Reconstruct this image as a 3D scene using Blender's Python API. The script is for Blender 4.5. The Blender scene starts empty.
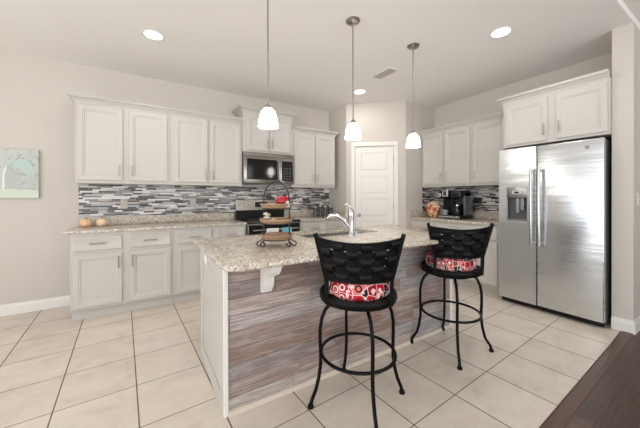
import bpy, bmesh, math, random
from mathutils import Vector, Matrix
random.seed(7)
PI = math.pi
C = bpy.context.scene.collection
sc = bpy.context.scene

# ------------------------------------------------------------------ camera
F_PX, YAW, PITCH, ROLL, HC = 281.9, 31.912, -0.206, -0.155, 1.213
cd = bpy.data.cameras.new('camera'); cam = bpy.data.objects.new('camera', cd); C.objects.link(cam)
cd.sensor_width = 36; cd.lens = F_PX / 640 * 36; cd.shift_y = -15.365 / 640; cd.clip_start = .02
y_, p_, r_ = map(math.radians, (YAW, PITCH, ROLL))
Fv = Vector((math.sin(y_) * math.cos(p_), math.cos(y_) * math.cos(p_), math.sin(p_)))
Rv = Vector((math.cos(y_), -math.sin(y_), 0)); Uv = Rv.cross(Fv)
R2 = Rv * math.cos(r_) + Uv * math.sin(r_); U2 = R2.cross(Fv)
M = Matrix((R2, U2, -Fv)).transposed().to_4x4(); M.translation = Vector((0, 0, HC)); cam.matrix_world = M
sc.camera = cam

# ------------------------------------------------------------------ world, exposure, large lights
w = bpy.data.worlds.new('daylight'); sc.world = w; w.use_nodes = True
wn_ = w.node_tree.nodes; wl_ = w.node_tree.links      # overcast sky above, lower half made brighter to light the ceiling
tc_ = wn_.new('ShaderNodeTexCoord'); sx_ = wn_.new('ShaderNodeSeparateXYZ'); rp_ = wn_.new('ShaderNodeValToRGB'); mr_ = wn_.new('ShaderNodeMapRange')
wl_.new(tc_.outputs['Generated'], sx_.inputs[0]); wl_.new(sx_.outputs[2], mr_.inputs[0]); mr_.inputs[1].default_value = -1; mr_.inputs[2].default_value = 1
wl_.new(mr_.outputs[0], rp_.inputs[0]); e_ = rp_.color_ramp.elements
e_[0].position, e_[0].color = .44, (.82, .83, .84, 1); e_[1].position, e_[1].color = .52, (.50, .515, .53, 1)
wl_.new(rp_.outputs[0], wn_['Background'].inputs[0]); wn_['Background'].inputs[1].default_value = 3.4
sc.view_settings.view_transform = 'Standard'; sc.view_settings.look = 'None'
sc.view_settings.exposure = 0.42; sc.view_settings.gamma = 1; sc.view_settings.use_curve_mapping = False
CAN_W, PEND_W = 3.5, .5


# ------------------------------------------------------------------ materials
def mat(name, col, rough=.5, metal=0, spec=.5, emis=None, es=0, coat=0, trans=0):
    m = bpy.data.materials.new(name); m.use_nodes = True
    b = m.node_tree.nodes['Principled BSDF']
    b.inputs['Base Color'].default_value = (*col, 1); b.inputs['Roughness'].default_value = rough
    b.inputs['Metallic'].default_value = metal; b.inputs['Specular IOR Level'].default_value = spec
    b.inputs['Coat Weight'].default_value = coat; b.inputs['Transmission Weight'].default_value = trans
    if emis: b.inputs['Emission Color'].default_value = (*emis, 1); b.inputs['Emission Strength'].default_value = es
    return m


def srgb(r, g, b):
    f = lambda c: (c / 255 / 12.92) if c / 255 <= .04045 else ((c / 255 + .055) / 1.055) ** 2.4
    return (f(r), f(g), f(b))


class G:
    """small node-graph helper"""
    def __init__(s, m): s.m = m; s.t = m.node_tree; s.N = s.t.nodes; s.b = s.N['Principled BSDF']
    def link(s, a, b): s.t.links.new(a, b)
    def put(s, v, inp):
        if hasattr(v, 'is_output'): s.link(v, inp)
        else: inp.default_value = v
    def math(s, op, a, b=0.0, c=0.0):
        n = s.N.new('ShaderNodeMath'); n.operation = op
        for v, i in zip((a, b, c), n.inputs): s.put(v, i)
        return n.outputs[0]
    def obj(s):
        n = s.N.new('ShaderNodeTexCoord'); return n.outputs['Object']
    def sep(s, v):
        n = s.N.new('ShaderNodeSeparateXYZ'); s.link(v, n.inputs[0]); return n.outputs
    def comb(s, x, y, z=0.0):
        n = s.N.new('ShaderNodeCombineXYZ')
        for v, i in zip((x, y, z), n.inputs): s.put(v, i)
        return n.outputs[0]
    def white(s, v):
        n = s.N.new('ShaderNodeTexWhiteNoise'); n.noise_dimensions = '3D'; s.link(v, n.inputs['Vector']); return n.outputs['Value']
    def noise(s, v, scale, detail=4, rough=.5, dist=0):
        n = s.N.new('ShaderNodeTexNoise'); s.link(v, n.inputs['Vector']); n.inputs['Scale'].default_value = scale
        n.inputs['Detail'].default_value = detail; n.inputs['Roughness'].default_value = rough
        n.inputs['Distortion'].default_value = dist; return n.outputs['Fac']
    def voro(s, v, scale, feature='F1'):
        n = s.N.new('ShaderNodeTexVoronoi'); n.feature = feature; s.link(v, n.inputs['Vector']); n.inputs['Scale'].default_value = scale; return n
    def scale(s, v, x, y, z):
        n = s.N.new('ShaderNodeMapping'); s.link(v, n.inputs[0]); n.inputs['Scale'].default_value = (x, y, z); return n.outputs[0]
    def rotz(s, v, a):
        n = s.N.new('ShaderNodeMapping'); s.link(v, n.inputs[0]); n.inputs['Rotation'].default_value = (0, 0, a); return n.outputs[0]
    def ramp(s, f, stops, const=False):
        n = s.N.new('ShaderNodeValToRGB'); s.link(f, n.inputs[0]); e = n.color_ramp.elements
        if const: n.color_ramp.interpolation = 'CONSTANT'
        e[0].position, e[0].color = stops[0][0], (*stops[0][1], 1)
        e[1].position, e[1].color = stops[1][0], (*stops[1][1], 1)
        for p, c in stops[2:]: k = e.new(p); k.color = (*c, 1)
        return n.outputs[0]
    def mix(s, f, a, b, mode='MIX'):
        n = s.N.new('ShaderNodeMix'); n.data_type = 'RGBA'; n.blend_type = mode
        s.put(f, n.inputs[0])
        for v, i in ((a, n.inputs[6]), (b, n.inputs[7])):
            s.put(v if hasattr(v, 'is_output') else (*v, 1), i)
        return n.outputs[2]
    def bump(s, h, dist=.002, strength=1):
        n = s.N.new('ShaderNodeBump'); s.link(h, n.inputs['Height']); n.inputs['Distance'].default_value = dist
        n.inputs['Strength'].default_value = strength; s.link(n.outputs[0], s.b.inputs['Normal'])
    def color(s, c): s.link(c, s.b.inputs['Base Color'])


def cells(g, u, v, h, L, gap_u, gap_v, vary=.5):
    """rows of height h holding bricks about L long: returns (id vector, mask that is 1 inside a brick)"""
    vr = g.math('DIVIDE', v, h); row = g.math('FLOOR', vr)
    rn = g.white(g.comb(row, 3.3, 1.7)); rn2 = g.white(g.comb(row, 9.1, 5.2))
    Lr = g.math('MULTIPLY', L, g.math('ADD', 1 - vary / 2, g.math('MULTIPLY', rn2, vary)))
    ur = g.math('ADD', g.math('DIVIDE', u, Lr), g.math('MULTIPLY', rn, 17.0)); col = g.math('FLOOR', ur)
    fu = g.math('FRACT', ur); fv = g.math('FRACT', vr)
    eu = g.math('MULTIPLY', g.math('MINIMUM', fu, g.math('SUBTRACT', 1.0, fu)), Lr)
    ev = g.math('MULTIPLY', g.math('MINIMUM', fv, g.math('SUBTRACT', 1.0, fv)), h)
    mask = g.math('MULTIPLY', g.math('GREATER_THAN', eu, gap_u), g.math('GREATER_THAN', ev, gap_v))
    return g.comb(col, row, 0.5), mask


def m_paint(name, col, rough=.6, b=.0006):
    m = mat(name, col, rough, spec=.3); g = G(m); n = g.noise(g.obj(), 90, 3); g.bump(n, b, .5); return m


WALL = m_paint('wall paint', srgb(204, 197, 189)); CEIL = m_paint('ceiling paint', srgb(243, 240, 236), .8, .001)
TRIM = mat('white trim paint', srgb(232, 229, 224), .4)
CAB = mat('cabinet paint', srgb(200, 196, 190), .38)
CABL = mat('cabinet interior shade line', srgb(170, 163, 153), .6)
NICKEL = mat('brushed nickel', (.40, .37, .34), .3, 1)
CHROME = mat('chrome', (.6, .61, .62), .1, 1)
BLACK = mat('black plastic', (.006, .006, .006), .35, spec=.25)
BGLASS = mat('black glass', (.006, .006, .007), .08, spec=.6)
IRON = mat('black powder coated iron', (.003, .003, .003), .36, spec=.14)
WEAVE = mat('black woven leather', (.0035, .0035, .0035), .38, spec=.16)
BRONZE = mat('dark bronze wire', (.05, .04, .035), .45, .6)


def m_steel(name, col=(.62, .62, .63), rough=.24, vertical=False):
    m = mat(name, col, rough, 1); g = G(m); o = g.obj()
    n = g.noise(g.scale(o, 2, 2, 260), 1, 4) if not vertical else g.noise(g.scale(o, 260, 260, 2), 1, 4)
    r = g.math('ADD', g.math('MULTIPLY', n, .14), rough - .07); g.link(r, g.b.inputs['Roughness'])
    g.bump(n, .0003, .35); return m


def m_fridge_steel():
    m = mat('fridge stainless', (.70, .735, .765), .26, 1); g = G(m); o = g.obj()
    n = g.noise(g.scale(o, 2, 2, 260), 1, 4); wv = g.noise(g.scale(o, .8, 1, 7), 1.3, 3, .5)
    g.link(g.math('ADD', g.math('MULTIPLY', n, .12), .2), g.b.inputs['Roughness'])
    g.bump(g.math('ADD', g.math('MULTIPLY', n, .02), wv), .012, .5); return m


FSTEEL = m_fridge_steel()
STEEL = m_steel('stainless steel', (.5, .5, .5)); ASTEEL = m_steel('warm appliance stainless', (.33, .30, .27)); STEELD = m_steel('dark stainless', (.33, .33, .33), .3)  # warm appliance tint paints the warm reflections into the base colour


def m_tile():
    m = mat('floor tile', (1, 1, 1), .32, spec=.5); g = G(m); o = g.obj()
    X, Y, Z = g.sep(o); th = .052
    u = g.math('ADD', g.math('MULTIPLY', X, math.cos(th)), g.math('MULTIPLY', Y, math.sin(th)))
    v = g.math('SUBTRACT', g.math('MULTIPLY', Y, math.cos(th)), g.math('MULTIPLY', X, math.sin(th)))
    ur = g.math('DIVIDE', g.math('SUBTRACT', u, .065 - 8.0), .400); vr = g.math('DIVIDE', g.math('SUBTRACT', v, .944 - 8.2), .410)
    fu = g.math('FRACT', ur); fv = g.math('FRACT', vr)
    du = g.math('MULTIPLY', g.math('MINIMUM', fu, g.math('SUBTRACT', 1.0, fu)), .4)
    dv = g.math('MULTIPLY', g.math('MINIMUM', fv, g.math('SUBTRACT', 1.0, fv)), .41)
    mk = g.math('MULTIPLY', g.math('GREATER_THAN', du, .0035), g.math('GREATER_THAN', dv, .0026))
    idv = g.comb(g.math('FLOOR', ur), g.math('FLOOR', vr), .3); wn = g.white(idv)
    st = g.noise(g.scale(o, 1.5, 2.4, 1), 2.4, 7, .62, .4); st2 = g.noise(o, 14, 5, .6)
    f = g.math('ADD', g.math('MULTIPLY', st, .7), g.math('ADD', g.math('MULTIPLY', st2, .2), g.math('MULTIPLY', wn, .12)))
    c = g.ramp(f, [(.28, srgb(200, 187, 173)), (.74, srgb(233, 223, 211)), (.5, srgb(220, 209, 196))])
    c = g.mix(mk, srgb(112, 92, 74), c); g.color(c)
    g.link(g.math('ADD', g.math('MULTIPLY', g.math('SUBTRACT', 1.0, mk), .5), .33), g.b.inputs['Roughness'])
    g.bump(g.math('ADD', g.math('MULTIPLY', mk, 1.0), g.math('MULTIPLY', st2, .15)), .0015, .6); return m


def m_wood_floor():
    m = mat('dark wood floor', (1, 1, 1), .35); g = G(m); o = g.obj(); X, Y, Z = g.sep(o)
    i, mk = cells(g, X, Y, .125, 1.1, .0012, .0012, .5); wn = g.white(i)
    gr = g.noise(g.scale(o, 2, 30, 1), 2.5, 6, .6, .4)
    c = g.ramp(g.math('ADD', g.math('MULTIPLY', gr, .7), g.math('MULTIPLY', wn, .3)),
               [(.25, srgb(54, 38, 32)), (.8, srgb(116, 87, 74)), (.5, srgb(84, 60, 51))])
    g.color(g.mix(mk, srgb(24, 16, 14), c)); g.bump(g.math('ADD', mk, g.math('MULTIPLY', gr, .2)), .001, .5); return m


def m_planks():
    m = mat('whitewashed barn wood', (1, 1, 1), .7, spec=.25); g = G(m); o = g.obj(); X, Y, Z = g.sep(o)
    i, mk = cells(g, X, Z, .092, .85, .0010, .0013, .7); wn = g.white(i)
    off = g.comb(g.math('ADD', X, g.math('MULTIPLY', wn, 9.0)), Y, g.math('ADD', Z, g.math('MULTIPLY', wn, 4.0)))
    gr = g.noise(g.scale(off, 1.6, 1, 42), 2.6, 8, .66, .12); bl = g.noise(g.scale(off, 2.2, 1, 14), 2.0, 6, .65, .25)
    base = g.ramp(wn, [(0, srgb(168, 150, 142)), (.18, srgb(198, 191, 185)), (.36, srgb(154, 130, 119)), (.52, srgb(176, 176, 177)),
                       (.7, srgb(200, 188, 178)), (.84, srgb(150, 142, 141))], True)
    c = g.mix(g.math('MULTIPLY', g.ramp(gr, [(.42, (1, 1, 1)), (.62, (0, 0, 0))]), .7), base, srgb(122, 102, 95))
    c = g.mix(g.math('MULTIPLY', g.ramp(bl, [(.48, (0, 0, 0)), (.70, (1, 1, 1))]), .45), c, srgb(206, 200, 196))
    g.color(g.mix(mk, srgb(96, 80, 74), c)); g.bump(g.math('ADD', mk, g.math('MULTIPLY', gr, .4)), .001, .5); return m


def m_mosaic(axis):
    m = mat('glass and stone mosaic ' + axis, (1, 1, 1), .2); g = G(m); o = g.obj(); X, Y, Z = g.sep(o)
    u = X if axis == 'x' else Y
    i, mk = cells(g, u, g.math('SUBTRACT', Z, .99), .0193, .125, .0009, .0010, .9); wn = g.white(i)
    c = g.ramp(wn, [(0, srgb(228, 226, 224)), (.15, srgb(180, 176, 172)), (.32, srgb(138, 134, 134)), (.46, srgb(200, 194, 188)), (.54, srgb(92, 88, 88)),
                    (.62, srgb(160, 172, 182)), (.67, srgb(52, 42, 42)), (.78, srgb(26, 21, 22)), (.95, srgb(136, 120, 108))], True)
    g.color(g.mix(mk, srgb(205, 200, 192), c))
    g.link(g.math('ADD', g.math('MULTIPLY', g.white(g.scale(i, 1, 3, 1)), .3), .1), g.b.inputs['Roughness']); g.bump(mk, .001, .5); return m


def m_granite():
    m = mat('granite', (1, 1, 1), .14); g = G(m); o = g.obj()
    n1 = g.noise(o, 16, 5, .65, .5); n2 = g.noise(o, 75, 3, .6); v = g.voro(o, 170)
    c = g.ramp(n1, [(.34, srgb(176, 163, 146)), (.7, srgb(222, 216, 206)), (.52, srgb(206, 196, 180))])
    c = g.mix(g.ramp(n2, [(.53, (0, 0, 0)), (.6, (1, 1, 1))]), c, srgb(160, 152, 142))
    c = g.mix(g.ramp(g.noise(o, 48, 3, .5), [(.58, (0, 0, 0)), (.64, (1, 1, 1))]), c, srgb(234, 228, 218))
    sp = g.math('LESS_THAN', g.sep(v.outputs['Color'])[0], .06)
    g.color(g.mix(sp, c, srgb(84, 66, 56))); return m


def m_wicker(name, a, b):
    m = mat(name, (1, 1, 1), .7); g = G(m); o = g.obj(); n = g.noise(o, 60, 4, .6)
    w_ = g.N.new('ShaderNodeTexWave'); w_.wave_type = 'RINGS'; w_.rings_direction = 'Z'; g.link(o, w_.inputs['Vector']); w_.inputs['Scale'].default_value = 28
    w_.inputs['Distortion'].default_value = 3
    g.color(g.mix(g.math('MULTIPLY', g.math('ADD', n, w_.outputs['Fac']), .5), a, b)); g.bump(w_.outputs['Fac'], .003, .6); return m


def m_cushion(name, sh):
    """patchwork print: red, white, black and pink patches with rings and small white motifs"""
    m = mat(name, (1, 1, 1), .8, spec=.2); g = G(m); o = g.obj()
    o = g.scale(o, 1, 1, 1)
    mp = o.node if hasattr(o, 'node') else None
    mp.inputs['Location'].default_value = (sh, sh * .7, 0)
    v = g.voro(o, 17 if sh < 1 else 24); v.inputs['Randomness'].default_value = .35
    cc = g.sep(v.outputs['Color'])[0]; d = v.outputs['Distance']
    base = g.ramp(cc, [(0, srgb(190, 24, 44)), (.28, srgb(40, 30, 36)), (.42, srgb(206, 50, 64)), (.58, srgb(226, 120, 116)), (.7, srgb(158, 16, 36)), (.86, srgb(44, 34, 40))], True)
    inner = g.ramp(cc, [(0, srgb(240, 225, 220)), (.26, srgb(225, 215, 215)), (.42, srgb(120, 10, 26)), (.58, srgb(40, 30, 34)), (.7, srgb(240, 200, 196)), (.86, srgb(200, 36, 52))], True)
    ring = g.math('LESS_THAN', g.math('ABSOLUTE', g.math('SUBTRACT', d, .3)), .06)
    dot = g.math('LESS_THAN', d, .13)
    c = g.mix(g.math('MAXIMUM', ring, dot), base, inner)
    v2 = g.voro(o, 60); sp = g.math('LESS_THAN', g.sep(v2.outputs['Color'])[1], .08)
    c = g.mix(sp, c, srgb(238, 222, 216))
    e = g.voro(o, 17 if sh < 1 else 24, 'DISTANCE_TO_EDGE'); e.inputs['Randomness'].default_value = .35
    g.color(g.mix(g.math('LESS_THAN', e.outputs['Distance'], .03), c, srgb(236, 214, 208))); return m


TILE, WOOD, PLANK, GRAN = m_tile(), m_wood_floor(), m_planks(), m_granite()
MOSX, MOSY = m_mosaic('x'), m_mosaic('y')
WICK = m_wicker('wicker', srgb(128, 96, 74), srgb(196, 166, 136))
GLOW = mat('frosted glass lit', (1, .97, .92), .3, emis=(1, .95, .88), es=11)
CANG = mat('lit lens', (1, 1, 1), .4, emis=(1, .98, .95), es=7)


# ------------------------------------------------------------------ mesh helpers
def link(name, bm, m, parent=None, smooth=False, loc=None, kind=None):
    bmesh.ops.recalc_face_normals(bm, faces=bm.faces[:])
    me = bpy.data.meshes.new(name); bm.to_mesh(me); bm.free()
    for x in (m if isinstance(m, (list, tuple)) else [m]): me.materials.append(x)
    if smooth:
        for p in me.polygons: p.use_smooth = True
        if smooth != 'all':
            try: me.set_sharp_from_angle(angle=math.radians(38))
            except Exception: pass
    o = bpy.data.objects.new(name, me); C.objects.link(o); o.parent = parent
    if loc: o.location = loc
    if kind: o['kind'] = kind
    return o


def empty(name, label, cat, loc=(0, 0, 0), rz=0, group=None):
    o = bpy.data.objects.new(name, None); C.objects.link(o); o.empty_display_size = .1
    o.location = loc; o.rotation_euler = (0, 0, rz); tag(o, label, cat, group); return o


def tag(o, label, cat, group=None):
    o['label'] = label; o['category'] = cat
    if group: o['group'] = group
    return o


def box(bm, x0, x1, y0, y1, z0, z1, bev=0, seg=2, mi=0):
    vs = [bm.verts.new((x, y, z)) for z in (z0, z1) for y in (y0, y1) for x in (x0, x1)]
    fs = [bm.faces.new([vs[i] for i in q]) for q in ((0, 2, 3, 1), (4, 5, 7, 6), (0, 1, 5, 4), (2, 6, 7, 3), (0, 4, 6, 2), (1, 3, 7, 5))]
    for f in fs: f.material_index = mi
    if bev:
        es = list({e for f in fs for e in f.edges})
        bmesh.ops.bevel(bm, geom=es, offset=bev, segments=seg, profile=.5, affect='EDGES')
    return bm


def B(x0, x1, y0, y1, z0, z1, bev=0, seg=2):
    return box(bmesh.new(), x0, x1, y0, y1, z0, z1, bev, seg)


def tube(bm, pts, r, n=8, caps=True, closed=False, flat=1.0):
    """round bar through pts; r a number or one per point"""
    P = [Vector(p) for p in pts]; m = len(P); rs = r if isinstance(r, (list, tuple)) else [r] * m
    rings = []; up = None
    for i in range(m):
        a = P[(i - 1) % m] if (i > 0 or closed) else P[0]; b = P[(i + 1) % m] if (i < m - 1 or closed) else P[-1]
        t = (b - a).normalized()
        if up is None: up = Vector((0, 0, 1)) if abs(t.z) < .9 else Vector((1, 0, 0))
        s = t.cross(up).normalized(); up = s.cross(t).normalized()
        rings.append([bm.verts.new(P[i] + (s * math.cos(k * 2 * PI / n) + up * math.sin(k * 2 * PI / n) * flat) * rs[i]) for k in range(n)])
    for i in range(m if closed else m - 1):
        A, D = rings[i], rings[(i + 1) % m]
        for k in range(n): bm.faces.new((A[k], A[(k + 1) % n], D[(k + 1) % n], D[k]))
    if caps and not closed: bm.faces.new(rings[0][::-1]); bm.faces.new(rings[-1])
    return bm


def lathe(bm, prof, n=24, c=(0, 0, 0), wob=None):
    """revolve (r,z) pairs about the vertical through c"""
    rings = []
    for r, z in prof:
        if r < 1e-5: rings.append([bm.verts.new((c[0], c[1], c[2] + z))])
        else: rings.append([bm.verts.new((c[0] + r * (wob(k * 2 * PI / n) if wob else 1) * math.cos(k * 2 * PI / n), c[1] + r * (wob(k * 2 * PI / n) if wob else 1) * math.sin(k * 2 * PI / n), c[2] + z)) for k in range(n)])
    for A, D in zip(rings, rings[1:]):
        for k in range(n):
            k2 = (k + 1) % n
            if len(A) == 1 and len(D) == 1: continue
            if len(A) == 1: bm.faces.new((A[0], D[k2], D[k]))
            elif len(D) == 1: bm.faces.new((A[k], A[k2], D[0]))
            else: bm.faces.new((A[k], A[k2], D[k2], D[k]))
    return bm


def loops(bm, ls, cap0=True, cap1=True):
    """skin a list of closed vertex loops"""
    R = [[bm.verts.new(p) for p in l] for l in ls]; n = len(R[0])
    for A, D in zip(R, R[1:]):
        for k in range(n): bm.faces.new((A[k], A[(k + 1) % n], D[(k + 1) % n], D[k]))
    if cap0: bm.faces.new(R[0][::-1])
    if cap1: bm.faces.new(R[-1])
    return bm


def rect(x0, x1, z0, z1, i, y): return [(x0 + i, y, z0 + i), (x1 - i, y, z0 + i), (x1 - i, y, z1 - i), (x0 + i, y, z1 - i)]


def panel_door(x0, x1, z0, z1, t=.02, fw=.042):
    """framed cabinet door whose back is at y=0 and whose face is at y=-t"""
    L = [rect(x0, x1, z0, z1, .004, 0), rect(x0, x1, z0, z1, .004, -.004), rect(x0, x1, z0, z1, 0, -.004), rect(x0, x1, z0, z1, 0, -t + .004), rect(x0, x1, z0, z1, .004, -t), rect(x0, x1, z0, z1, fw, -t),
         rect(x0, x1, z0, z1, fw + .004, -t + .005), rect(x0, x1, z0, z1, fw + .016, -t + .006), rect(x0, x1, z0, z1, fw + .022, -t + .013)]
    return loops(bmesh.new(), L)


def pull(parent, x, z, y, vertical=True, L=.125):
    d = Vector((0, 0, 1)) if vertical else Vector((1, 0, 0)); c = Vector((x, y - .028, z)); bm = bmesh.new()
    tube(bm, [c - d * L / 2, c + d * L / 2], .0068, 8)
    for s in (-1, 1): p = c + d * (s * L * .36); tube(bm, [p, p + Vector((0, .028, 0))], .0045, 6)
    return link('handle', bm, NICKEL, parent, True)


def crown(W, D, z, left=True, right=True, o=.055, h=.075, dl=None, dr=None):
    prof = [(0, 0), (.006, 0), (.006, .014), (.016, .02), (.022, .034), (.04, .05), (.046, .052), (.046, .06), (o, .062), (o, h), (0, h)]
    bm = bmesh.new(); rows = []
    for a, b in prof:
        l = -a if left else 0; r = W + a if right else W; pts = []
        if left: pts.append((l, dl if dl else D, z + b))
        pts += [(l, -a, z + b), (r, -a, z + b)]
        if right: pts.append((r, dr if dr else D, z + b))
        rows.append([bm.verts.new(p) for p in pts])
    n = len(rows)
    for i in range(n):
        A, E_ = rows[i], rows[(i + 1) % n]
        for k in range(len(A) - 1): bm.faces.new((A[k], A[k + 1], E_[k + 1], E_[k]))
    bm.faces.new([r[0] for r in rows]); bm.faces.new([r[-1] for r in rows][::-1])
    return bm


def cabinet(name, label, loc, rz, W, D, H, doors, drawers=(), toe=0, crown_args=None, group=None, rail=0, z_pull=None, cat='cabinet'):
    """origin at the front left bottom corner of the carcass; x along the front, y into the wall"""
    t = empty(name, label, cat, loc, rz, group)
    link('carcass', B(.0006, W - .0006, 0, D, toe, H, .002, 1), CAB, t)
    if toe: link('toe_kick', B(.001, W - .001, .06, D, 0, toe), CAB, t)
    for x0, x1, z0, z1, hs in doors:
        d = link('door', panel_door(x0, x1, z0, z1), CAB, t, True)
        if hs:
            hx = x1 - .03 if hs == 'r' else x0 + .03
            pull(d, hx, z_pull if z_pull else (z0 + .11), -.02)
    for x0, x1, z0, z1 in drawers:
        d = link('drawer', loops(bmesh.new(), [rect(x0, x1, z0, z1, 0, 0), rect(x0, x1, z0, z1, 0, -.014), rect(x0, x1, z0, z1, .006, -.02), rect(x0, x1, z0, z1, .02, -.02), rect(x0, x1, z0, z1, .023, -.018)]), CAB, t, True)
        pull(d, (x0 + x1) / 2, (z0 + z1) / 2, -.02, False, .13)
    if rail: link('light_rail', B(.0006, W - .0006, -.004, .02, -rail, 0, .002, 1), CAB, t)
    if crown_args: link('crown_molding', crown(W, D, H - .012, **crown_args), CAB, t, True)
    return t


def quad(bm, *p): bm.faces.new([bm.verts.new(q) for q in p])


def prism(bm, poly, z0, z1):
    return loops(bm, [[(x, y, z0) for x, y in poly], [(x, y, z1) for x, y in poly]])


# ------------------------------------------------------------------ the room
YW, XW, ZC, Y0, XL = 4.21, 4.24, 2.75, .648, -3.4
PX0, PY1, PX1, PY0 = 2.815, 3.70, 3.53, 3.085       # pantry: left return x, its front y, right corner x, right return y
ye = lambda x: Y0 + .0385 * (x - 1.75)              # the tile ends on a line a little out of true with the walls
link('floor', prism(bmesh.new(), [(XL, ye(XL)), (XW + .1, ye(XW + .1)), (XW + .1, YW + .1), (XL, YW + .1)], -.06, 0), TILE, kind='structure')
link('floor_wood', prism(bmesh.new(), [(XL, -3.2), (6.5, -3.2), (6.5, Y0 + .05), (3.75, ye(3.75) - .0782), (XL, ye(XL) - .0782)], -.06, 0), WOOD, kind='structure')
th = bmesh.new()
loops(th, [[(x, ye(x) - .078, .0005), (x, ye(x) - .074, .006), (x, ye(x) - .045, .008), (x, ye(x) - .012, .006), (x, ye(x), .001), (x, ye(x), -.02), (x, ye(x) - .078, -.02)] for x in (XL, 3.66)])
link('trim_1', th, mat('dark wood threshold', srgb(92, 70, 60), .4), kind='structure')
link('ceiling', B(XL, XW + .1, Y0, YW + .1, ZC, ZC + .06), CEIL, kind='structure')
link('wall_back', B(XL, XW + .1, YW, YW + .1, 0, ZC), WALL, kind='structure')
link('wall_right', B(XW, XW + .1, .785, YW, 0, ZC), WALL, kind='structure')
link('wall_pantry_left', B(PX0, PX0 + .1, PY1, YW, 0, ZC), WALL, kind='structure')
link('wall_pantry_right', B(PX1, XW, PY0, PY0 + .1, 0, ZC), WALL, kind='structure')
link('wall_stub', B(3.66, 6.5, Y0 + .0005, .785, 0, ZC), WALL, kind='structure')
link('wall_header', B(XL, 6.5, Y0, .785, ZC + .06, 3.3), WALL, kind='structure')
link('ceiling_living', B(XL, 6.5, -3.2, Y0, 3.25, 3.31), CEIL, kind='structure')
link('wall_living_back', B(XL, 6.5, -3.3, -3.2, 2.45, 3.3), WALL, kind='structure')  # unseen wall, stopped high so daylight reaches the island and floor
link('wall_living_corner_blocker', B(3.6, 6.5, -3.3, -3.2, 0, 2.45), WALL, kind='structure')  # unseen light blocker, narrows the living room opening
link('wall_left_blocker', prism(bmesh.new(), [(XL - .1, Y0), (XL, Y0), (XL, YW), (XL - .1, YW)], 2.5, ZC), WALL, kind='structure')  # unseen, added above the left opening to cut incoming daylight
link('wall_left_corner_blocker', B(XL - .1, XL, 2.7, YW, 0, 2.5), WALL, kind='structure')  # unseen, added to keep the left opening from overlighting the back wall
link('wall_living_right', B(6.5, 6.6, -3.3, .785, 0, 3.3), WALL, kind='structure')

# angled pantry wall with its door opening (local x along the wall, y into the pantry)
wd = Vector((PX1 - PX0, PY0 - PY1, 0)); WLen = wd.length; wa = math.atan2(wd.y, wd.x)
def wall_pt(px):        # distance along the angled wall of the sight line through an image column
    d = Fv * 1 + R2 * ((px - 320) / F_PX); ox, oy = PX0, PY1; ux, uy = wd.x / WLen, wd.y / WLen
    det = d.x * (-uy) - d.y * (-ux); t_ = (ox * (-uy) - oy * (-ux)) / det
    return ((d.x * t_ - ox) * ux + (d.y * t_ - oy) * uy)
DX0, DX1, DTOP = .145, .755, 2.04
wp = bmesh.new()
box(wp, 0, DX0 - .004, 0, .1, 0, ZC); box(wp, DX1 + .004, WLen, 0, .1, 0, ZC); box(wp, DX0 - .004, DX1 + .004, 0, .1, DTOP + .004, ZC)
wpo = link('wall_pantry_front', wp, WALL, kind='structure'); wpo.location = (PX0, PY1, 0); wpo.rotation_euler = (0, 0, wa)
cas = bmesh.new(); cw = .065
for a, b, c, d in ((DX0 - .004 - cw, DX0 - .004, 0, DTOP + .004), (DX1 + .004, DX1 + .004 + cw, 0, DTOP + .004), (DX0 - .004 - cw, DX1 + .004 + cw, DTOP + .004, DTOP + .004 + cw)):
    box(cas, a, b, -.016, 0, c, d, .005, 2); 
co = link('trim_2', cas, TRIM, kind='structure'); co.location = wpo.location; co.rotation_euler = wpo.rotation_euler
dbm = bmesh.new(); rows = 5; ph = (DTOP - .01) / rows; fr = .085
# door leaf: front skin with five recessed raised-bevel panels
zs = [.16]; hgt = (DTOP - .16 - .1 - 4 * .075) / 5
box(dbm, DX0, DX1, .018, .045, .008, DTOP)
z = .16; prev = .008; segs = []
for k in range(5):
    a, b = z, z + hgt; segs.append((a, b)); z = b + .075
def leaf_box(x0, x1, z0, z1): box(dbm, x0, x1, .006, .018, z0, z1)
leaf_box(DX0, DX0 + fr, .008, DTOP); leaf_box(DX1 - fr, DX1, .008, DTOP)
edges = [.008] + [q for s in segs for q in s] + [DTOP]
for k in range(0, len(edges), 2): leaf_box(DX0 + fr, DX1 - fr, edges[k], edges[k + 1])
for a, b in segs:
    x0, x1 = DX0 + fr, DX1 - fr
    loops(dbm, [rect(x0, x1, a, b, .0, .0175), rect(x0, x1, a, b, .008, .0175), rect(x0, x1, a, b, .03, .009), rect(x0, x1, a, b, .034, .009)], False, True)
do = link('door_1', dbm, TRIM, kind='structure'); do.location = wpo.location; do.rotation_euler = wpo.rotation_euler
kb = bmesh.new(); lathe(kb, [(0, 0), (.028, 0), (.028, .006), (.011, .01), (.011, .03), (.024, .038), (.028, .05), (.022, .06), (0, .063)], 20)
bmesh.ops.rotate(kb, verts=kb.verts[:], cent=(0, 0, 0), matrix=Matrix.Rotation(PI / 2, 3, 'X')); bmesh.ops.translate(kb, verts=kb.verts[:], vec=(DX0 + .065, .006, .93))
link('door_knob', kb, NICKEL, do, True)
for hz in (.3, 1.07, 1.82):
    hb = B(DX1 - .004, DX1 + .012, -.004, .008, hz - .045, hz + .045); tube(hb, [(DX1 + .006, -.006, hz - .05), (DX1 + .006, -.006, hz + .05)], .006, 8); link('hinge', hb, NICKEL, do, True)


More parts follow.
